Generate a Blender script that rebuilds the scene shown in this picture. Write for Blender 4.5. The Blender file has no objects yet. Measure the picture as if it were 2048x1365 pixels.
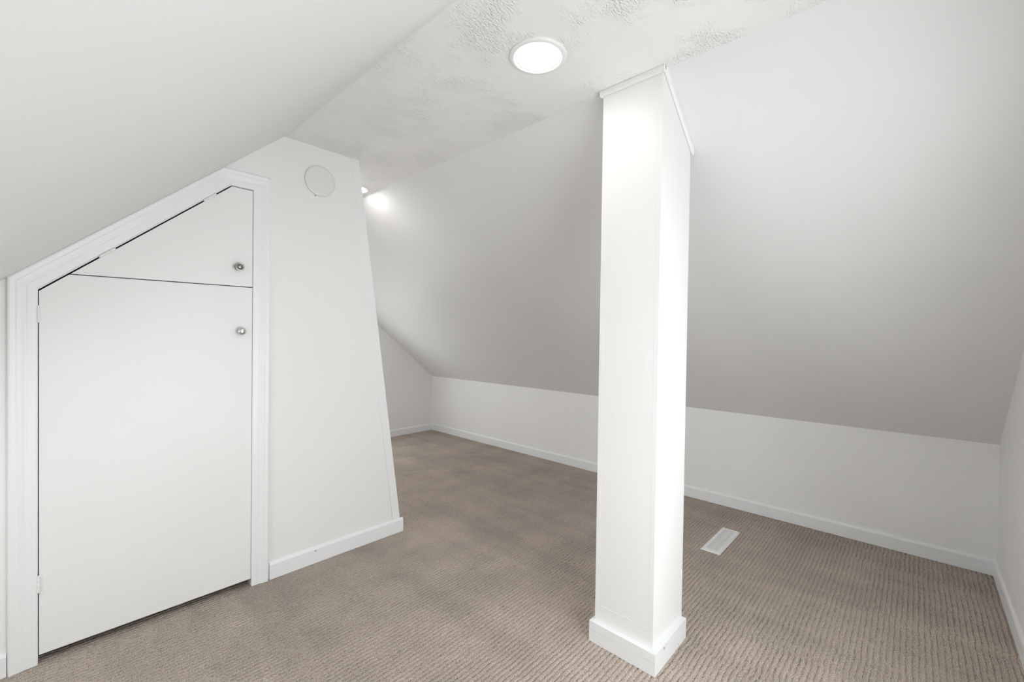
import bpy, bmesh, math, random
import numpy as np
from mathutils import Vector, Matrix

random.seed(7)
rng = np.random.default_rng(7)
scene = bpy.context.scene
COL = scene.collection

# ------------------------------------------------------------------ camera
CAM_F = 868.758 / 2048.0
F = Vector((0.7319, 0.6813, -0.0128)); R = Vector((0.6814, -0.7317, 0.0140)); U = Vector((-0.0001, 0.0190, 0.9998))
cam_d = bpy.data.cameras.new('camera')
cam_d.sensor_fit = 'HORIZONTAL'; cam_d.sensor_width = 36.0; cam_d.lens = 36.0 * CAM_F
cam_d.clip_start = 0.02; cam_d.clip_end = 100
cam = bpy.data.objects.new('camera', cam_d); COL.objects.link(cam)
R.normalize(); F = (F - R * F.dot(R)).normalized(); U = R.cross(F)
cam.matrix_world = Matrix(((R.x, U.x, -F.x, 0.0), (R.y, U.y, -F.y, 0.0), (R.z, U.z, -F.z, 1.25), (0, 0, 0, 1)))
scene.camera = cam

# ------------------------------------------------------------------ world, daylight, exposure
SKY = 6.2            # overcast sky seen through the gable window
LAMP = 41.0         # radiance of the downlight lenses
world = bpy.data.worlds.new('overcast_sky'); scene.world = world
world.use_nodes = True
bg = world.node_tree.nodes['Background']
bg.inputs['Color'].default_value = (0.965, 0.966, 1.0, 1); bg.inputs['Strength'].default_value = SKY
vs = scene.view_settings
vs.view_transform = 'Standard'; vs.look = 'None'; vs.gamma = 1.0; vs.use_curve_mapping = False
vs.exposure = 0.05
try:
    scene.cycles.max_bounces = 8; scene.cycles.diffuse_bounces = 7; scene.cycles.glossy_bounces = 2
    scene.cycles.transparent_max_bounces = 8; scene.cycles.sample_clamp_indirect = 6.0
    scene.cycles.caustics_reflective = False; scene.cycles.caustics_refractive = False
except Exception:
    pass

# ------------------------------------------------------------------ room dimensions (metres; +Y along the ridge, +X across)
XR, KZ = 3.4626, 0.7033            # right knee wall, its height
YF, YN = 4.6385, -0.3352           # far and near gable walls
XFL, XFR, H = 0.8293, 1.5674, 2.2475   # flat strip of the ceiling
ML = 0.8837                        # left slope, rise per metre
MR = (H - KZ) / (XR - XFR)
XL = XFL - (H - KZ) / ML           # left knee wall
YP = 2.3748                        # partition with the closet doors
LEAN = 0.1378
def xe(z): return 1.2317 + (H - z) * LEAN       # leaning free edge of the partition
TH = 0.10
WX0, WX1, WZ0, WZ1 = 0.28, 1.62, 0.20, 1.66     # window opening in the near gable wall
portal_d = bpy.data.lights.new('window_daylight', 'AREA')
portal_d.shape = 'RECTANGLE'; portal_d.size = WX1 - WX0; portal_d.size_y = WZ1 - WZ0
portal_d.cycles.is_portal = True
portal = bpy.data.objects.new('window_daylight', portal_d); COL.objects.link(portal)
portal.location = ((WX0 + WX1) / 2, YN - TH - 0.03, (WZ0 + WZ1) / 2); portal.rotation_euler = (math.pi / 2, 0, 0)

# added opening in the far gable for fill light, hidden by the chimney block
VX0, VX1, VZ0, VZ1 = 1.62, 2.46, 0.18, 1.04
portal_d3 = bpy.data.lights.new('far_fill_portal', 'AREA')
portal_d3.shape = 'RECTANGLE'; portal_d3.size = VX1 - VX0; portal_d3.size_y = VZ1 - VZ0
portal_d3.cycles.is_portal = True
portal3 = bpy.data.objects.new('far_fill_portal', portal_d3); COL.objects.link(portal3)
portal3.location = ((VX0 + VX1) / 2, YF + TH + 0.03, (VZ0 + VZ1) / 2); portal3.rotation_euler = (-math.pi / 2, 0, 0)
# roof window added in the left slope for fill light, left of the frame
RX0, RX1, RY0, RY1 = -0.80, -0.20, 1.20, 1.85
def zl(x): return H - ML * (XFL - x)                        # left slope line
AL = math.atan(ML)
portal_d2 = bpy.data.lights.new('roof_fill_portal', 'AREA')
portal_d2.shape = 'RECTANGLE'; portal_d2.size = (RX1 - RX0) / math.cos(AL); portal_d2.size_y = RY1 - RY0
portal_d2.cycles.is_portal = True
portal2 = bpy.data.objects.new('roof_fill_portal', portal_d2); COL.objects.link(portal2)
RC = ((RX0 + RX1) / 2, (RY0 + RY1) / 2)
portal2.location = (RC[0] - 0.17 * math.sin(AL), RC[1], zl(RC[0]) + 0.17 * math.cos(AL)); portal2.rotation_euler = (0, -AL, 0)

# ------------------------------------------------------------------ materials
def new_mat(name, color, rough=0.5, spec=0.4):
    m = bpy.data.materials.new(name); m.use_nodes = True
    b = m.node_tree.nodes['Principled BSDF']
    b.inputs['Base Color'].default_value = (*color, 1); b.inputs['Roughness'].default_value = rough
    b.inputs['Specular IOR Level'].default_value = spec
    return m, m.node_tree.nodes, m.node_tree.links, b
def coords(n): return n.new('ShaderNodeTexCoord').outputs['Object']
def mapping(n, l, src, scale):
    mp = n.new('ShaderNodeMapping'); mp.inputs['Scale'].default_value = scale
    l.new(src, mp.inputs['Vector']); return mp.outputs['Vector']
def noise(n, l, src, scale, detail=2.0, rough=0.5):
    t = n.new('ShaderNodeTexNoise'); t.inputs['Scale'].default_value = scale
    t.inputs['Detail'].default_value = detail; t.inputs['Roughness'].default_value = rough
    l.new(src, t.inputs['Vector']); return t.outputs['Fac']
def ramp(n, l, src, a, b, ca=0.0, cb=1.0):
    r = n.new('ShaderNodeMapRange'); r.inputs['From Min'].default_value = a; r.inputs['From Max'].default_value = b
    r.inputs['To Min'].default_value = ca; r.inputs['To Max'].default_value = cb
    l.new(src, r.inputs['Value']); return r.outputs['Result']
def math_n(n, l, op, a, b):
    t = n.new('ShaderNodeMath'); t.operation = op
    for i, v in enumerate((a, b)):
        if isinstance(v, (int, float)): t.inputs[i].default_value = v
        else: l.new(v, t.inputs[i])
    return t.outputs[0]
def bump(n, l, b, height, strength, dist):
    t = n.new('ShaderNodeBump'); t.inputs['Strength'].default_value = strength; t.inputs['Distance'].default_value = dist
    l.new(height, t.inputs['Height']); l.new(t.outputs['Normal'], b.inputs['Normal'])
def mix_color(n, l, fac, c1, c2):
    t = n.new('ShaderNodeMix'); t.data_type = 'RGBA'
    l.new(fac, t.inputs['Factor'])
    for s, v in ((6, c1), (7, c2)):
        if isinstance(v, tuple): t.inputs[s].default_value = (*v, 1)
        else: l.new(v, t.inputs[s])
    return t.outputs[2]

def paint(name, color, rough, brush=(40, 40, 40), amount=0.0006, speck=0.0, spec=0.35):
    """Rolled or brush-laid paint: faint relief, faint mottling and a few dark specks."""
    m, n, l, b = new_mat(name, color, rough, spec)
    co = coords(n)
    bump(n, l, b, noise(n, l, mapping(n, l, co, brush), 1.0, 1.0, 0.6), 0.35, amount)
    c = mix_color(n, l, noise(n, l, co, 3.0, 0.0), tuple(x * 0.975 for x in color), color)
    if speck:
        s = ramp(n, l, noise(n, l, co, 38.0, 1.0), speck, speck + 0.012)
        c = mix_color(n, l, s, c, (0.30, 0.29, 0.28))
    l.new(c, b.inputs['Base Color'])
    return m
M = {}
M['wall'] = paint('wall_paint_warm_white', (0.866, 0.865, 0.859), 0.55, (60, 60, 60), 0.0008)
M['slope'] = paint('slope_paint_white', (0.812, 0.816, 0.818), 0.50, (50, 50, 50), 0.0007)
M['knee'] = paint('knee_wall_paint', (0.890, 0.890, 0.887), 0.55, (14, 5, 110), 0.0020)
M['trim'] = paint('trim_paint_white', (0.880, 0.888, 0.895), 0.32, (60, 60, 8), 0.0004)
M['base'] = paint('baseboard_paint_white', (0.870, 0.880, 0.890), 0.35, (12, 12, 80), 0.0005, speck=0.775)
M['door'] = paint('door_paint_white', (0.865, 0.867, 0.867), 0.38, (90, 90, 6), 0.0003)
M['column'] = paint('column_paint_white', (0.870, 0.867, 0.860), 0.40, (45, 45, 14), 0.0022)
M['cover'] = paint('cover_paint_white', (0.800, 0.796, 0.788), 0.45, (30, 30, 30), 0.0003)

# textured flat ceiling: brushed compound in patches
m, n, l, b = new_mat('ceiling_texture_white', (0.858, 0.858, 0.853), 0.6, 0.3)
co = coords(n)
patch = ramp(n, l, noise(n, l, mapping(n, l, co, (1.0, 0.8, 1.0)), 4.0, 3.0, 0.65), 0.47, 0.60)
stip = noise(n, l, mapping(n, l, co, (95, 165, 100)), 1.0, 1.0, 0.7)
fine = noise(n, l, co, 60.0, 0.0)
hgt = math_n(n, l, 'ADD', math_n(n, l, 'MULTIPLY', math_n(n, l, 'MULTIPLY', stip, patch), 1.0), math_n(n, l, 'MULTIPLY', fine, 0.12))
bump(n, l, b, hgt, 1.0, 0.0075)
M['ceiling'] = m

# carpet: tufted yarn, light and dark fibres, nap brushed one way or the other in strips
m, n, l, b = new_mat('carpet_brown_loop', (0.33, 0.27, 0.23), 0.95, 0.1)
co = coords(n)
tuft = ramp(n, l, noise(n, l, co, 300.0, 1.0, 0.7), 0.30, 0.70)
yarn = ramp(n, l, noise(n, l, mapping(n, l, co, (70, 180, 90)), 1.0, 0.0), 0.32, 0.68)
c = mix_color(n, l, tuft, (0.150, 0.116, 0.093), (0.560, 0.475, 0.410))
c = mix_color(n, l, math_n(n, l, 'MULTIPLY', yarn, 0.45), c, (0.405, 0.338, 0.288))
sx = n.new('ShaderNodeSeparateXYZ'); l.new(co, sx.inputs[0])
# every rib carries one row of paler loops
ph = math_n(n, l, 'FRACT', math_n(n, l, 'DIVIDE', math_n(n, l, 'SUBTRACT', sx.outputs['Y'], YN - 0.02), 0.019), 0.0)
row = ramp(n, l, math_n(n, l, 'ABSOLUTE', math_n(n, l, 'SUBTRACT', ph, 0.36), 0.0), 0.08, 0.20, 0.20, 0.0)
c = mix_color(n, l, math_n(n, l, 'MULTIPLY', row, ramp(n, l, tuft, 0.1, 0.6, 0.25, 1.0)), c, (0.62, 0.54, 0.475))
# nap lying one way or the other: vacuum strips, footprints; plus a paler near end of the floor, fading past the column
nap = noise(n, l, mapping(n, l, co, (6.0, 0.55, 1.0)), 1.0, 2.0, 0.55)
foot = noise(n, l, mapping(n, l, co, (2.2, 3.4, 1.0)), 1.0, 2.0, 0.6)
lay = math_n(n, l, 'ADD', ramp(n, l, nap, 0.38, 0.62, -0.07, 0.07), ramp(n, l, foot, 0.40, 0.62, -0.08, 0.08))
lightened = math_n(n, l, 'MULTIPLY', ramp(n, l, sx.outputs['X'], 3.15, 2.45, 0.0, 1.0), ramp(n, l, sx.outputs['Y'], 1.45, 0.95, 0.0, 1.0))
lay = math_n(n, l, 'ADD', lay, math_n(n, l, 'MULTIPLY', lightened, 0.17))
for x0, k in ((2.950, 0.11), (2.585, 0.19)):
    d = math_n(n, l, 'ABSOLUTE', math_n(n, l, 'ADD', math_n(n, l, 'SUBTRACT', sx.outputs['X'], x0), math_n(n, l, 'MULTIPLY', sx.outputs['Y'], k)), 0.0)
    strip = math_n(n, l, 'MULTIPLY', ramp(n, l, d, 0.015, 0.06, 0.10, 0.0), ramp(n, l, sx.outputs['Y'], 0.95, 0.45, 0.0, 1.0))
    lay = math_n(n, l, 'ADD', lay, strip)
for y0, xr_, k in ((3.73, 2.38, 0.11), (4.15, 2.62, 0.55), (3.12, 2.56, 0.69)):
    d = math_n(n, l, 'ABSOLUTE', math_n(n, l, 'ADD', math_n(n, l, 'SUBTRACT', sx.outputs['Y'], y0), math_n(n, l, 'MULTIPLY', math_n(n, l, 'SUBTRACT', sx.outputs['X'], xr_), k)), 0.0)
    lay = math_n(n, l, 'ADD', lay, math_n(n, l, 'MULTIPLY', ramp(n, l, d, 0.012, 0.05, 0.09, 0.0), ramp(n, l, nap, 0.40, 0.55, 0.4, 1.0)))
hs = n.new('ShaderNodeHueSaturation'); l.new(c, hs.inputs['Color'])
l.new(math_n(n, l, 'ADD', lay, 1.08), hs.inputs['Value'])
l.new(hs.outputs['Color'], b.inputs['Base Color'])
bump(n, l, b, noise(n, l, co, 260.0, 0.0), 0.8, 0.003)
try:
    b.inputs['Sheen Weight'].default_value = 0.15; b.inputs['Sheen Roughness'].default_value = 0.6
except Exception:
    pass
M['carpet'] = m

m, n, l, b = new_mat('satin_nickel', (0.30, 0.29, 0.28), 0.28, 0.5)
b.inputs['Metallic'].default_value = 1.0
l.new(ramp(n, l, noise(n, l, coords(n), 300.0), 0.3, 0.7, 0.22, 0.36), b.inputs['Roughness']); M['nickel'] = m
m, n, l, b = new_mat('bright_chrome', (0.78, 0.78, 0.78), 0.12, 0.5)
b.inputs['Metallic'].default_value = 1.0
l.new(ramp(n, l, noise(n, l, coords(n), 200.0), 0.3, 0.7, 0.16, 0.26), b.inputs['Roughness']); M['chrome'] = m
M['vent'] = paint('register_white_enamel', (0.84, 0.845, 0.85), 0.35, (30, 30, 30), 0.0002)
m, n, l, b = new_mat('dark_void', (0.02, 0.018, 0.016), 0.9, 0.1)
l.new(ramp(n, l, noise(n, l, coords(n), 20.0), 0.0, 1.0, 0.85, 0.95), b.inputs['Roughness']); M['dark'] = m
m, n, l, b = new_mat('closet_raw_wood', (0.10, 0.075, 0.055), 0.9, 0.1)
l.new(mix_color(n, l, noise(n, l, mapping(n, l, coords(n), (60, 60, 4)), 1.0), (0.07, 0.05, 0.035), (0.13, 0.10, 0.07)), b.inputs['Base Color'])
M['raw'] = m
for key, power in (('lens', LAMP), ('lens_strong', LAMP * 1.6)):      # the fixtures at the far end hold stronger lamps
    m, n, l, b = new_mat('downlight_' + key, (1, 1, 1), 0.5, 0.3)
    b.inputs['Emission Color'].default_value = (1.0, 0.965, 0.91, 1)
    co = coords(n); sx = n.new('ShaderNodeVectorMath'); sx.operation = 'LENGTH'; l.new(co, sx.inputs[0])
    l.new(ramp(n, l, sx.outputs['Value'], 0.0665, 0.0735, power, 0.30), b.inputs['Emission Strength'])
    M[key] = m
m, n, l, b = new_mat('downlight_ring', (0.86, 0.86, 0.85), 0.4, 0.4); M['ring'] = m
m = bpy.data.materials.new('window_glass'); m.use_nodes = True
n, l = m.node_tree.nodes, m.node_tree.links
n.remove(n['Principled BSDF'])
tr = n.new('ShaderNodeBsdfTransparent'); tr.inputs['Color'].default_value = (0.96, 0.98, 0.97, 1)
gl = n.new('ShaderNodeBsdfGlossy'); gl.inputs['Roughness'].default_value = 0.02
mx = n.new('ShaderNodeMixShader'); mx.inputs[0].default_value = 0.05
l.new(tr.outputs[0], mx.inputs[1]); l.new(gl.outputs[0], mx.inputs[2])
l.new(mx.outputs[0], n['Material Output'].inputs['Surface']); M['glass'] = m

# ------------------------------------------------------------------ mesh helpers
def obj(name, bm, mat, parent=None, smooth=False, bevel=0.0):
    bmesh.ops.recalc_face_normals(bm, faces=bm.faces[:])
    me = bpy.data.meshes.new(name); bm.to_mesh(me); bm.free()
    me.materials.append(M[mat])
    if smooth: me.shade_smooth()
    o = bpy.data.objects.new(name, me); COL.objects.link(o)
    if parent: o.parent = parent
    if bevel:
        md = o.modifiers.new('bevel', 'BEVEL'); md.width = bevel; md.segments = 2; md.limit_method = 'ANGLE'; md.angle_limit = math.radians(40)
    return o
def empty(name, loc=(0, 0, 0)):
    o = bpy.data.objects.new(name, None); COL.objects.link(o); o.location = loc; o.empty_display_size = 0.1
    return o
def tag(o, label, cat, kind=None, group=None):
    o['label'] = label; o['category'] = cat
    if kind: o['kind'] = kind
    if group: o['group'] = group
    return o
def S(o, label, cat): return tag(o, label, cat, 'structure')
def box(bm, x0, x1, y0, y1, z0, z1):
    v = [bm.verts.new((x, y, z)) for x in (x0, x1) for y in (y0, y1) for z in (z0, z1)]
    for f in ((0, 1, 3, 2), (4, 6, 7, 5), (0, 4, 5, 1), (2, 3, 7, 6), (0, 2, 6, 4), (1, 5, 7, 3)):
        bm.faces.new([v[i] for i in f])
def prism(bm, pts, axis, a, b):
    """Extrude a polygon: axis 'y' takes (x, z) points from y=a to y=b; 'x' takes (y, z); 'z' takes (x, y)."""
    def P(p, t): return {'y': (p[0], t, p[1]), 'x': (t, p[0], p[1]), 'z': (p[0], p[1], t)}[axis]
    va = [bm.verts.new(P(p, a)) for p in pts]; vb = [bm.verts.new(P(p, b)) for p in pts]
    bm.faces.new(va); bm.faces.new(vb[::-1])
    k = len(pts)
    for i in range(k):
        j = (i + 1) % k
        bm.faces.new((va[i], vb[i], vb[j], va[j]))
def lathe(bm, prof, seg, center, axis):
    """Revolve (r, t) profile about axis ('z' down, 'y' toward the camera side) at center."""
    rings = []
    for r, t in prof:
        ring = []
        for i in range(seg):
            a = 2 * math.pi * i / seg; c, s = r * math.cos(a), r * math.sin(a)
            p = {'z': (c, s, -t), 'y': (c, -t, s)}[axis]
            ring.append(bm.verts.new((center[0] + p[0], center[1] + p[1], center[2] + p[2])))
        rings.append(ring)
    for A, B in zip(rings, rings[1:]):
        for i in range(seg):
            j = (i + 1) % seg; bm.faces.new((A[i], A[j], B[j], B[i]))
    bm.faces.new(rings[0]); bm.faces.new(rings[-1][::-1])
def B(): return bmesh.new()

# ------------------------------------------------------------------ setting: floor (ribbed carpet, ribs across the room, seams every 6 cm)
PITCH, COLW = 0.019, 0.0605
x_lo, x_hi, y_lo, y_hi = XL - 0.02, XR + 0.02, YN - 0.02, YF + 0.02
ncol = int((x_hi - x_lo) / COLW) + 1
xo = np.array([0.0, 0.0055, 0.0125, 0.0205, 0.0285, 0.0365, 0.0445, 0.0525]); fill = np.array([1.0, 0, 0, 0, 0, 0, 0, 0])
xs = (x_lo + np.arange(ncol)[:, None] * COLW + xo[None, :]).ravel(); xfill = np.tile(fill, ncol)
xcol = np.repeat(np.arange(ncol), 8)
nrib = int((y_hi - y_lo) / PITCH) + 1
po = np.array([0.0, 0.15, 0.34, 0.62, 0.86]); pz = np.array([-0.0052, -0.0005, -0.0001, -0.0002, -0.0006])
ys = (y_lo + np.arange(nrib)[:, None] * PITCH + po[None, :] * PITCH).ravel(); yz = np.tile(pz, nrib)
shift = rng.normal(0, 0.0022, ncol)[xcol]
X, Y = np.meshgrid(xs, ys, indexing='ij')
Zc = np.where(xfill[:, None] > 0.5, yz[None, :] * 0.22 - 0.0002, yz[None, :] * rng.uniform(0.3, 1.6, X.shape)) + rng.normal(0, 0.0006, X.shape)
Y = Y + shift[:, None] + rng.normal(0, 0.0009, X.shape); X = X + rng.normal(0, 0.0008, X.shape)
nx, ny = X.shape
vert = np.stack([X, Y, Zc], -1).reshape(-1, 3).astype(np.float32)
ii, jj = np.meshgrid(np.arange(nx - 1), np.arange(ny - 1), indexing='ij')
q = np.stack([ii * ny + jj, (ii + 1) * ny + jj, (ii + 1) * ny + jj + 1, ii * ny + jj + 1], -1).reshape(-1, 4).astype(np.int32)
me = bpy.data.meshes.new('floor')
me.vertices.add(len(vert)); me.vertices.foreach_set('co', vert.ravel())
me.loops.add(q.size); me.loops.foreach_set('vertex_index', q.ravel())
me.polygons.add(len(q)); me.polygons.foreach_set('loop_start', np.arange(0, q.size, 4, dtype=np.int32))
me.polygons.foreach_set('loop_total', np.full(len(q), 4, np.int32))
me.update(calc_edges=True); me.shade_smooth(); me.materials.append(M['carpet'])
floor = bpy.data.objects.new('floor', me); COL.objects.link(floor)
S(floor, 'taupe brown ribbed carpet covering the whole attic floor', 'floor')
bm = B(); box(bm, XL - 0.2, XR + 0.2, YN - 0.2, YF + 0.2, -0.12, -0.012)
o = obj('subfloor', bm, 'raw', floor)

# ------------------------------------------------------------------ setting: walls and ceiling
bm = B(); box(bm, XR, XR + TH, YN - TH, YF + TH, -0.05, KZ + 0.12)
S(obj('wall_right', bm, 'knee'), 'low off-white knee wall under the right sloped ceiling', 'wall')
bm = B(); box(bm, XL - TH, XL, YN - TH, YF + TH, -0.05, KZ + 0.12)
S(obj('wall_left', bm, 'wall'), 'low off-white knee wall under the left sloped ceiling', 'wall')
bm = B()
for r in ((XL - TH, VX0, -0.05, H + 0.15), (VX1, XR + TH, -0.05, H + 0.15), (VX0, VX1, -0.05, VZ0), (VX0, VX1, VZ1, H + 0.15)):
    box(bm, r[0], r[1], YF, YF + TH, r[2], r[3])
S(obj('wall_far', bm, 'wall'), 'off-white gable wall at the far end behind the closet block', 'wall')
bm = B()
for r in ((XL - TH, WX0, -0.05, H + 0.15), (WX1, XR + TH, -0.05, H + 0.15), (WX0, WX1, -0.05, WZ0), (WX0, WX1, WZ1, H + 0.15)):
    box(bm, r[0], r[1], YN - TH, YN, r[2], r[3])
S(obj('wall_near', bm, 'wall'), 'off-white gable wall at the right edge of the picture', 'wall')

# flat strip, with the left slope turning into it in a soft curve
def slab(name, prof, mat, label, up=0.10, smooth=False):
    bm = B()
    prism(bm, prof + [(x, z + up) for x, z in prof[::-1]], 'y', YN - TH, YF + TH)
    o = obj(name, bm, mat)
    return S(o, label, 'ceiling')
FR = 0.008
aL = math.atan(ML)
tl = FR                                     # tangent length of the soft corner
pA = (XFL - tl * math.cos(aL), H - tl * math.sin(aL)); pB = (XFL + tl, H)
curve = []
for i in range(9):
    t = i / 8.0
    curve.append(((1 - t) ** 2 * pA[0] + 2 * t * (1 - t) * XFL + t * t * pB[0], (1 - t) ** 2 * pA[1] + 2 * t * (1 - t) * H + t * t * pB[1]))
slab('ceiling', [pB, (XFR, H)], 'ceiling', 'flat strip of textured white ceiling along the ridge')
def slope_grid(name, pts, label):
    bm = B(); prism(bm, pts, 'y', YN - TH, YF + TH)
    o = obj(name, bm, 'slope'); return S(o, label, 'ceiling')
slope_grid('ceiling_right', [(XFR, H), (XR + 0.06, KZ - 0.06 * MR), (XR + 0.06, KZ - 0.06 * MR + 0.14), (XFR, H + 0.14)], 'sloped white ceiling falling to the right knee wall behind the column')
bm = B()
lp = [(XL - 0.06, KZ - 0.06 * ML)] + curve
def up(pts): return pts + [(x, z + 0.14) for x, z in pts[::-1]]
prism(bm, up(lp), 'y', YN - TH, RY0); prism(bm, up(lp), 'y', RY1, YF + TH)
prism(bm, up([lp[0], (RX0, zl(RX0))]), 'y', RY0, RY1); prism(bm, up([(RX1, zl(RX1))] + curve), 'y', RY0, RY1)
o = obj('ceiling_left', bm, 'slope'); S(o, 'sloped white ceiling above the closet doors on the left', 'ceiling')
# smooth only the curved underside
me = o.data
for p in me.polygons: p.use_smooth = abs(p.normal.y) < 0.5 and p.normal.z < 0
try:
    md = o.modifiers.new('edges', 'EDGE_SPLIT'); md.split_angle = math.radians(25)
except Exception:
    pass

# partition wall with the closet opening, and the leaning end of the chimney block
DX0, DX1, DZ0, DZ1 = -0.0225, 0.6915, 1.3965, 1.9410       # clear opening: left, right, left shoulder height, head
def door_slope(x): return DZ0 + (x - DX0) * ML
DXP = DX0 + (DZ1 - DZ0) / ML                                # where the slope of the opening meets its head
PT = 0.10
bm = B()
prism(bm, [(XL, -0.05), (DX0, -0.05), (DX0, DZ0), (DX0, zl(DX0) + 0.03), (XL, KZ + 0.03)], 'y', YP, YP + PT)
prism(bm, [(DX0, DZ0), (DXP, DZ1), (DXP, zl(DXP) + 0.03), (DX0, zl(DX0) + 0.03)], 'y', YP, YP + PT)
prism(bm, [(DXP, DZ1), (DX1, DZ1), (DX1, zl(DX1) + 0.03), (DXP, zl(DXP) + 0.03)], 'y', YP, YP + PT)
prism(bm, [(DX1, -0.05), (xe(-0.05) - 0.052, -0.05), (xe(H) - 0.052, H + 0.02), (XFL, H + 0.02), (DX1, zl(DX1) + 0.03)], 'y', YP, YP + PT)
S(obj('wall_partition', bm, 'wall'), 'off-white partition wall holding the closet doors and round cover', 'wall')
# body of the block behind: leaning side wall up to the far gable
bm = B()
prism(bm, [(xe(-0.05) - 0.08, -0.05), (xe(-0.05) - 0.004, -0.05), (xe(H) - 0.004, H + 0.02), (xe(H) - 0.08, H + 0.02)], 'y', YP + 0.06, YF + 0.02)
S(obj('wall_chimney', bm, 'wall'), 'leaning side wall of the chimney block behind the corner board', 'wall')
# corner board down the leaning edge
bm = B()
def lean_board(bm, w0, w1, y0, y1, z0=0.0):
    prism(bm, [(xe(z0) - w1, z0), (xe(z0) - w0, z0), (xe(H) - w0, H), (xe(H) - w1, H)], 'y', y0, y1)
lean_board(bm, 0.0, 0.0505, YP - 0.003, YP + 0.058)
S(obj('trim_1', bm, 'trim', bevel=0.0015), 'narrow white corner board down the leaning edge of the partition', 'trim')

# closet interior (unlit), seen only through the gaps round the doors
bm = B()
box(bm, XL, xe(0) - 0.2, YP + 0.85, YP + 0.88, -0.05, H)
box(bm, DX1 + 0.10, DX1 + 0.12, YP + PT, YP + 0.85, -0.05, H)
box(bm, DX0 - 0.16, DX0 - 0.14, YP + PT, YP + 0.85, -0.05, H)
S(obj('wall_closet', bm, 'raw'), 'dark unlit closet lining behind the closet doors', 'wall')

# ------------------------------------------------------------------ baseboards
def baseboard(name, label, run, axis, face, out, h=0.083, t=0.012):
    """Board with an eased top edge; axis 'x' or 'y' is the run direction, face the wall coordinate, out the sign into the room."""
    bm = B()
    prof = [(0, 0), (t, 0), (t, h - 0.012), (t * 0.75, h - 0.004), (t * 0.35, h), (0, h)]
    if axis == 'y': prism(bm, [(face + out * d, z) for d, z in prof], 'y', run[0], run[1])
    else: prism(bm, [(face + out * d, z) for d, z in prof], 'x', run[0], run[1])
    return S(obj(name, bm, 'base'), label, 'baseboard')
baseboard('baseboard_right', 'white baseboard along the foot of the right knee wall', (YN, YF), 'y', XR, -1)
baseboard('baseboard_far', 'white baseboard along the far gable wall', (xe(0) - 0.004, XR - 0.012), 'x', YF, -1)
baseboard('baseboard_near', 'white baseboard along the gable wall at the right picture edge', (XL, XR - 0.012), 'x', YN, 1)
baseboard('baseboard_left', 'white baseboard along the left knee wall', (YN + 0.012, YP), 'y', XL, 1)
baseboard('baseboard_partition', 'short white baseboard between closet casing and leaning corner board', (0.770, xe(0) + 0.006), 'x', YP, -1, h=0.086, t=0.014)
baseboard('baseboard_closet', 'white baseboard left of the closet casing', (XL + 0.012, -0.0955), 'x', YP, -1)

# ------------------------------------------------------------------ closet casing: moulded boards mitred round the opening
path = [(-0.0195, 0.0), (-0.0195, 1.3990), (None, None), (0.6885, 1.9380), (0.6885, 0.0)]
path[2] = (-0.0195 + (1.9380 - 1.3990) / ML, 1.9380)
CW = 0.0735
prof = [(0.0, 0.0), (0.0, 0.0085), (0.003, 0.0105), (0.025, 0.0122), (0.029, 0.0113), (0.033, 0.0117), (0.040, 0.0142), (0.050, 0.0168),
        (0.055, 0.0160), (0.059, 0.0168), (0.066, 0.0185), (0.070, 0.0183), (0.0735, 0.0150), (0.0735, 0.0)]
def offset_path(u):
    segs = []
    for (a, b_) in zip(path, path[1:]):
        d = Vector((b_[0] - a[0], b_[1] - a[1])).normalized(); nrm = Vector((-d.y, d.x))      # left of travel is outward
        segs.append((Vector(a) + nrm * u, d))
    pts = [segs[0][0]]
    for (p, d), (p2, d2) in zip(segs, segs[1:]):
        cr = d.x * d2.y - d.y * d2.x; w = p2 - p
        t = (w.x * d2.y - w.y * d2.x) / cr; pts.append(p + d * t)
    pts.append(Vector(path[-1]) + Vector((-segs[-1][1].y, segs[-1][1].x)) * u)
    return pts
offs = [offset_path(u) for u, _ in prof]
casing = empty('trim_2', (0.33, YP, 0.0)); S(casing, 'moulded white casing framing the slanted closet doors', 'trim')
for s in range(4):
    bm = B(); ends = []
    for e in (s, s + 1):
        ends.append([bm.verts.new((offs[k][e].x - 0.33, -t, offs[k][e].y)) for k, (u, t) in enumerate(prof)])
    for k in range(len(prof) - 1):
        bm.faces.new((ends[0][k], ends[0][k + 1], ends[1][k + 1], ends[1][k]))
    bm.faces.new(ends[0]); bm.faces.new(ends[1][::-1]); bm.faces.new((ends[0][0], ends[1][0], ends[1][-1], ends[0][-1]))
    obj('casing_board', bm, 'trim', casing)
# jamb lining of the opening
jamb = empty('trim_3', (0.33, YP, 0.0)); S(jamb, 'thin white jamb lining inside the closet casing', 'trim')
inner = [(DX0 + 0.0005, 0.0), (DX0 + 0.0005, DZ0), (DXP, DZ1 - 0.0005), (DX1 - 0.0005, DZ1 - 0.0005), (DX1 - 0.0005, 0.0)]
jt = 0.0030
def joff(pts, u):
    out = []
    segs = [(Vector(a), (Vector(b_) - Vector(a)).normalized()) for a, b_ in zip(pts, pts[1:])]
    segs = [(p + Vector((d.y, -d.x)) * u, d) for p, d in segs]
    out.append(segs[0][0])
    for (p, d), (p2, d2) in zip(segs, segs[1:]):
        cr = d.x * d2.y - d.y * d2.x; w = p2 - p; out.append(p + d * ((w.x * d2.y - w.y * d2.x) / cr))
    out.append(Vector(pts[-1]) + Vector((segs[-1][1].y, -segs[-1][1].x)) * u); return out
ji = joff(inner, jt)
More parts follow.
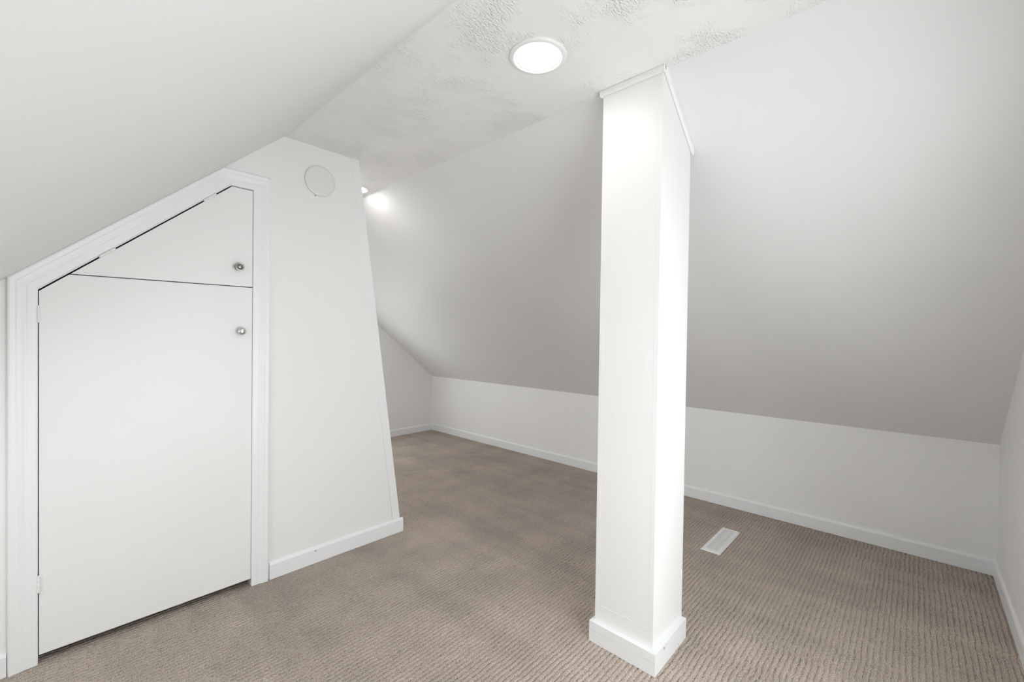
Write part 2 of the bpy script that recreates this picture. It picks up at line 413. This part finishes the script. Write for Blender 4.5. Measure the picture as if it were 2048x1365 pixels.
for k in range(4):
    bm = B()
    a, b_ = Vector(inner[k]), Vector(inner[k + 1])
    prism(bm, [(a.x - 0.33, a.y), (b_.x - 0.33, b_.y), (ji[k + 1].x - 0.33, ji[k + 1].y), (ji[k].x - 0.33, ji[k].y)], 'y', -0.002, PT)
    obj('jamb_board', bm, 'trim', jamb)

# ------------------------------------------------------------------ closet doors
DY = YP - 0.004              # face of the doors
def shifted(pts, ox, oz): return [(x - ox, z - oz) for x, z in pts]
def hinge(parent, origin, pos, ang):
    """Painted butt hinge: three knuckles on a pin and two thin leaves, axis along angle ang in the door plane."""
    h = None
    L = 0.058; d = Vector((math.cos(ang), 0, math.sin(ang))); s = Vector((-math.sin(ang), 0, math.cos(ang)))
    c = Vector((pos[0] - origin[0], -0.0075, pos[1] - origin[2]))
    def tube(bm, a, b_, r):
        w = Vector((0, 1, 0)); A, Bq = [], []
        for i in range(10):
            t = 2 * math.pi * i / 10; v = s * (r * math.cos(t)) + w * (r * math.sin(t))
            A.append(bm.verts.new(a + v)); Bq.append(bm.verts.new(b_ + v))
        for i in range(10):
            j = (i + 1) % 10; bm.faces.new((A[i], A[j], Bq[j], Bq[i]))
        bm.faces.new(A); bm.faces.new(Bq[::-1])
    bm = B()
    for k in range(3):
        a = c + d * (-L / 2 + k * L / 3 + 0.0012); tube(bm, a, a + d * (L / 3 - 0.0024), 0.0046)
    tube(bm, c - d * (L / 2 + 0.003), c + d * (L / 2 + 0.003), 0.0026)
    for sg in (1, -1):
        p = [c + d * u + s * v for u, v in ((-L / 2, 0), (L / 2, 0), (L / 2, sg * 0.009), (-L / 2, sg * 0.009))]
        lo = [bm.verts.new(Vector((q_.x, 0.0005, q_.z))) for q_ in p]; hi = [bm.verts.new(Vector((q_.x, -0.0022, q_.z))) for q_ in p]
        bm.faces.new(lo); bm.faces.new(hi[::-1])
        for i in range(4):
            j = (i + 1) % 4; bm.faces.new((lo[i], lo[j], hi[j], hi[i]))
    return obj('hinge', bm, 'door', parent)
# lower door
dl = empty('door_1', (-0.0145, DY, 0.0)); S(dl, 'large white lower closet door with a bright chrome knob', 'door')
OX = -0.0145; dor = (OX, DY, 0.0)
dx0, dx1 = -0.0165, 0.6866
zs = lambda x: 1.3985 - 0.0085 + (x + 0.0165) * ML
low = [(dx0, 0.033), (dx1, 0.037), (dx1, 1.4640), (0.0575, 1.4590), (dx0, zs(dx0))]
low[3] = ((1.4590 - zs(0)) / ML, 1.4590)
bm = B(); prism(bm, shifted(low, OX, 0), 'y', 0.0, 0.032); obj('door_slab', bm, 'door', dl, bevel=0.0012)
for z in (1.305, 0.302): hinge(dl, dor, (-0.0175, z), math.pi / 2)
# upper hatch
hp = (0.0575, DY, 1.463); du = empty('door_2', hp); S(du, 'triangular white upper closet hatch with a dark nickel knob', 'door')
up = [((1.4625 - zs(0)) / ML, 1.4625), (dx1, 1.4680), (dx1, 1.9335), ((1.9335 - zs(0)) / ML, 1.9335)]
bm = B(); prism(bm, shifted(up, hp[0], hp[2]), 'y', 0.0, 0.032); obj('door_slab', bm, 'door', du, bevel=0.0012)
for x in (0.168, 0.510): hinge(du, (hp[0], DY, hp[2]), (x, zs(x) + 0.0040), math.atan(ML))
def knob(parent, pos, mat, kind):
    bm = B()
    if kind == 'dome':
        pr = [(0.0125, 0.0), (0.0125, 0.002), (0.007, 0.004), (0.006, 0.013), (0.010, 0.017), (0.0150, 0.020), (0.0160, 0.023), (0.0150, 0.026), (0.0118, 0.0268), (0.0108, 0.0262), (0.0095, 0.0275), (0.005, 0.0295), (0.001, 0.030)]
    else:
        pr = [(0.0110, 0.0), (0.0110, 0.002), (0.0065, 0.004), (0.0065, 0.013), (0.0120, 0.016), (0.0150, 0.020), (0.0152, 0.023), (0.0135, 0.0262), (0.0100, 0.0290), (0.0055, 0.0308), (0.001, 0.0315)]
    pr = [(r_ * 1.2, t_ * 1.12) for r_, t_ in pr]
    lathe(bm, pr, 24, pos, 'y')
    o = obj('knob', bm, mat, parent, smooth=True)
    o['label'] = 'dark satin nickel knob' if kind == 'dome' else 'bright chrome knob'
    md = o.modifiers.new('edges', 'EDGE_SPLIT'); md.split_angle = math.radians(45)
knob(du, (0.6255 - hp[0], 0.0, 1.557 - hp[2]), 'nickel', 'dome')
knob(dl, (0.6365 - OX, 0.0, 1.252), 'chrome', 'flat')

# ------------------------------------------------------------------ boxed column with base boards and crown moulding
PX0, PX1, PY0, PY1 = 1.546, 1.8185, 0.699, 0.950
colr = empty('support_column', ((PX0 + PX1) / 2, (PY0 + PY1) / 2, 0.0))
tag(colr, 'square white boxed column standing on the carpet up to the sloped ceiling', 'column', 'thing')
cx, cy = (PX0 + PX1) / 2, (PY0 + PY1) / 2
def zr(x): return H if x < XFR else H - MR * (x - XFR)
bt = 0.018
def cbox(x0, x1, y0, y1, z0, name, mat, z1=None, bev=0.0005):
    bm = B()
    pts = [(x0, z0), (x1, z0), (x1, zr(x1))] + ([(XFR, H)] if x0 < XFR < x1 else []) + [(x0, zr(x0))]
    if z1 is not None: pts = [(x0, z0), (x1, z0), (x1, z1), (x0, z1)]
    prism(bm, [(x - cx, z) for x, z in pts], 'y', y0 - cy, y1 - cy)
    return obj(name, bm, mat, colr, bevel=bev)
cbox(PX0, PX1, PY0, PY0 + bt, 0.0, 'board', 'column')
cbox(PX0, PX1, PY1 - bt, PY1, 0.0, 'board', 'column')
cbox(PX0 + 0.0003, PX0 + bt, PY0 + bt, PY1 - bt, 0.0, 'board', 'column')
cbox(PX1 - bt, PX1 - 0.0003, PY0 + bt, PY1 - bt, 0.0, 'board', 'column')
# ragged paint ridge a little above the base
bm = B()
for i in range(16):
    y0 = PY0 + 0.026 + i * 0.0125; z0 = 0.150 + random.uniform(-0.0025, 0.0025)
    if random.random() < 0.82:
        box(bm, PX0 - 0.0006, PX0 + 0.003, y0, y0 + 0.0125, z0, z0 + random.uniform(0.0012, 0.003))
for v in bm.verts: v.co.x -= cx; v.co.y -= cy
obj('paint_ridge', bm, 'column', colr)
# base boards
e = 0.022
def cprism(pts, z0, z1, name, mat, chamfer=0.003):
    bm = B(); prism(bm, [(x - cx, y - cy) for x, y in pts], 'z', z0, z1); return obj(name, bm, mat, colr, bevel=chamfer)
BH = 0.0840
bx0, by0, by1, bx1 = PX0 - e, PY0 - 0.020, PY1 + 0.0135, PX1 - 0.001
cprism([(bx0, by0), (PX0, PY0), (PX0, PY1), (bx0, by1)], 0.0, 0.0470, 'base_board', 'base', 0.0006)
cprism([(bx0, by0), (PX0, PY0), (PX0, PY1), (bx0, by1)], 0.0480, BH, 'base_board', 'base', 0.0012)
cprism([(bx0, by0), (bx1, by0), (bx1, PY0), (PX0, PY0)], 0.0, BH, 'base_board', 'base', 0.0012)
cprism([(bx0, by1), (PX0, PY1), (bx1, PY1), (bx1, by1)], 0.0, BH, 'base_board', 'base', 0.0012)
# crown strips under the ceiling: along the left face, and up the slope on the near and far faces
cw = 0.020
def crown(pts, y0, y1):
    bm = B(); prism(bm, [(x - cx, z) for x, z in pts], 'y', y0 - cy, y1 - cy); obj('crown_strip', bm, 'column', colr, bevel=0.004)
crown([(PX0 - 0.013, H), (PX0, H), (PX0, H - cw - 0.004), (PX0 - 0.009, H - cw - 0.004), (PX0 - 0.013, H - cw * 0.55)], PY0 - 0.012, PY1 + 0.012)
mx_ = PX1 + 0.012
sl = [(PX0 - 0.012, H), (XFR, H), (mx_, zr(mx_)), (mx_, zr(mx_) - 0.026), (XFR - 0.01, H - 0.026), (PX0 - 0.012, H - 0.026)]
crown(sl, PY0 - 0.012, PY0); crown(sl, PY1, PY1 + 0.012)

# ------------------------------------------------------------------ recessed downlights
def downlight(loc, label, lens='lens'):
    r = empty('downlight', loc); tag(r, label, 'ceiling light', 'thing', 'recessed ceiling lights')
    bm = B()
    pr = [(0.102, 0.0), (0.1025, 0.003), (0.099, 0.0065), (0.090, 0.008), (0.0825, 0.0068), (0.081, 0.0035), (0.081, 0.0)]
    rings = []
    for rad, t in pr:
        rings.append([bm.verts.new((rad * math.cos(2 * math.pi * i / 64), rad * math.sin(2 * math.pi * i / 64), -t)) for i in range(64)])
    for A, Bq in zip(rings, rings[1:]):
        for i in range(64): bm.faces.new((A[i], A[(i + 1) % 64], Bq[(i + 1) % 64], Bq[i]))
    obj('trim_ring', bm, 'ring', r, smooth=True)
    bm = B(); lathe(bm, [(0.0812, 0.001), (0.0812, 0.0045), (0.070, 0.0058), (0.040, 0.0066), (0.002, 0.0068)], 64, (0, 0, 0), 'z')
    obj('lens', bm, lens, r, smooth=True)['label'] = 'glowing white lens'
    return r
downlight((1.1975, 1.008, H), 'round lit recessed ceiling light in front of the white column')
downlight((1.447, 2.850, H), 'lit recessed ceiling light half hidden behind the leaning corner board', 'lens_strong')
downlight((1.440, 4.000, H), 'added recessed fill light, unseen behind the chimney block near the far gable', 'lens_strong')  # unseen fixture added to brighten the far end

# ------------------------------------------------------------------ round flue cover on the partition
cv = empty('flue_cover', (1.0095, YP, 2.067)); tag(cv, 'round painted flue cover high on the partition wall', 'cover', 'thing')
bm = B()
lathe(bm, [(0.0785, 0.0), (0.0785, 0.002), (0.0815, 0.005), (0.0815, 0.0085), (0.0790, 0.0125), (0.0740, 0.0150), (0.066, 0.0158), (0.058, 0.0150), (0.048, 0.0152), (0.002, 0.0165)], 64, (0, 0, 0), 'y')
obj('cover_plate', bm, 'cover', cv, smooth=True)
bm = B(); box(bm, -0.025, -0.022, -0.004, 0.0, -0.0845, -0.0785); obj('spring_clip', bm, 'nickel', cv)

# ------------------------------------------------------------------ floor register
vx0, vx1, vy0, vy1 = 2.643, 3.046, 0.8045, 0.9140
vr = empty('floor_register', ((vx0 + vx1) / 2, (vy0 + vy1) / 2, 0.0)); tag(vr, 'white slotted floor register set in the carpet', 'vent', 'thing')
hx, hy = (vx1 - vx0) / 2, (vy1 - vy0) / 2; gx, gy = hx - 0.030, hy - 0.024
bm = B()
zt, zb = 0.0075, -0.002
outer_b = [(-hx, -hy, zb + 0.002), (hx, -hy, zb + 0.002), (hx, hy, zb + 0.002), (-hx, hy, zb + 0.002)]
o1 = [(-hx, -hy, 0.002), (hx, -hy, 0.002), (hx, hy, 0.002), (-hx, hy, 0.002)]
o2 = [(-hx + 0.010, -hy + 0.010, zt), (hx - 0.010, -hy + 0.010, zt), (hx - 0.010, hy - 0.010, zt), (-hx + 0.010, hy - 0.010, zt)]
o3 = [(-gx, -gy, zt), (gx, -gy, zt), (gx, gy, zt), (-gx, gy, zt)]
o4 = [(-gx, -gy, -0.010), (gx, -gy, -0.010), (gx, gy, -0.010), (-gx, gy, -0.010)]
loops = [[bm.verts.new(p) for p in q_] for q_ in (outer_b, o1, o2, o3, o4)]
for A, Bq in zip(loops, loops[1:]):
    for i in range(4): bm.faces.new((A[i], A[(i + 1) % 4], Bq[(i + 1) % 4], Bq[i]))
obj('face_frame', bm, 'vent', vr)
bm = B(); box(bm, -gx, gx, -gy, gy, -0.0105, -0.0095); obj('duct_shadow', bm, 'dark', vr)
ns = 24; sp = 2 * gx / ns
bm = B(); w = sp * 0.24
prism(bm, [(-w, 0.0062), (w, 0.0070), (w, 0.0054), (-w, 0.0046)], 'y', -gy, gy)
first = obj('slat', bm, 'vent', vr)
for i in range(ns):
    s_ = first if i == 0 else first.copy()
    if i: COL.objects.link(s_)
    s_.parent = vr; s_.location = (-gx + (i + 0.5) * sp, 0, 0)
bm = B(); box(bm, -gx, gx, -0.0035, 0.0035, 0.0036, 0.0046); obj('centre_bar', bm, 'vent', vr)

# ------------------------------------------------------------------ double-hung gable windows, both outside the frame; the far one added for fill light
def gable_window(name, label, x0, x1, z0, z1, y, d):
    """Window in a gable wall at y; d = +1 when the room lies on the +Y side of the wall, -1 on the other."""
    wn = empty(name, ((x0 + x1) / 2, y, z0)); S(wn, label, 'window')
    ww, wh = (x1 - x0) / 2, z1 - z0
    def wbox(nm, par, a0, a1, b0, b1, c0, c1, mat='trim', bev=0.002):
        bm = B(); box(bm, a0, a1, min(d * b0, d * b1), max(d * b0, d * b1), c0, c1); return obj(nm, bm, mat, par, bevel=bev)
    for sg in (-1, 1):
        wbox('frame_stile', wn, min(sg * ww, sg * (ww - 0.02)), max(sg * ww, sg * (ww - 0.02)), -TH, 0, 0, wh)
        wbox('casing_board', wn, min(sg * (ww - 0.008), sg * (ww + 0.05)), max(sg * (ww - 0.008), sg * (ww + 0.05)), 0, 0.016, 0.0, wh - 0.008)
    wbox('frame_head', wn, -ww + 0.02, ww - 0.02, -TH, 0, wh - 0.02, wh)
    wbox('casing_board', wn, -ww - 0.05, ww + 0.05, 0, 0.016, wh - 0.008, wh + 0.05)
    wbox('window_sill', wn, -ww - 0.07, ww + 0.07, -TH, 0.035, -0.022, 0.0)
    for q0, q1, yy in ((0.0, wh / 2 + 0.013, -0.010), (wh / 2 - 0.013, wh - 0.02, -0.030)):
        s_ = empty('sash', (0, d * yy, q0)); s_.parent = wn
        hh = q1 - q0; a = ww - 0.02
        for nm, r in (('sash_rail', (-a, a, 0, 0.032)), ('sash_rail', (-a, a, hh - 0.030, hh)), ('sash_stile', (-a, -a + 0.030, 0.032, hh - 0.030)), ('sash_stile', (a - 0.030, a, 0.032, hh - 0.030))):
            wbox(nm, s_, r[0], r[1], -0.010, 0.010, r[2], r[3], bev=0)
        wbox('pane', s_, -a + 0.030, a - 0.030, -0.002, 0.002, 0.032, hh - 0.030, 'glass', 0)
gable_window('window_1', 'white double-hung window in the near gable wall beside the camera', WX0, WX1, WZ0, WZ1, YN, 1)
gable_window('fill_far_window', 'added unseen white double-hung fill window in the far gable wall behind the chimney block', VX0, VX1, VZ0, VZ1, YF, -1)

# ------------------------------------------------------------------ unseen roof window added in the left slope as a fill source
rw = empty('fill_roof_window', (RC[0], RC[1], zl(RC[0]))); rw.rotation_euler = (0, -AL, 0)
S(rw, 'added unseen white framed fill window low in the left slope', 'window')
ra, rb = (RX1 - RX0) / 2 / math.cos(AL), (RY1 - RY0) / 2
for nm, r in (('frame_rail', (-ra - 0.06, -ra + 0.03, -rb - 0.06, rb + 0.06)), ('frame_rail', (ra - 0.03, ra + 0.06, -rb - 0.06, rb + 0.06)),
              ('frame_stile', (-ra + 0.03, ra - 0.03, -rb - 0.06, -rb + 0.03)), ('frame_stile', (-ra + 0.03, ra - 0.03, rb - 0.03, rb + 0.06))):
    bm = B(); box(bm, r[0], r[1], r[2], r[3], 0.095, 0.15); obj(nm, bm, 'trim', rw)
bm = B(); box(bm, -ra + 0.03, ra - 0.03, -rb + 0.03, rb - 0.03, 0.118, 0.124); obj('pane', bm, 'glass', rw)
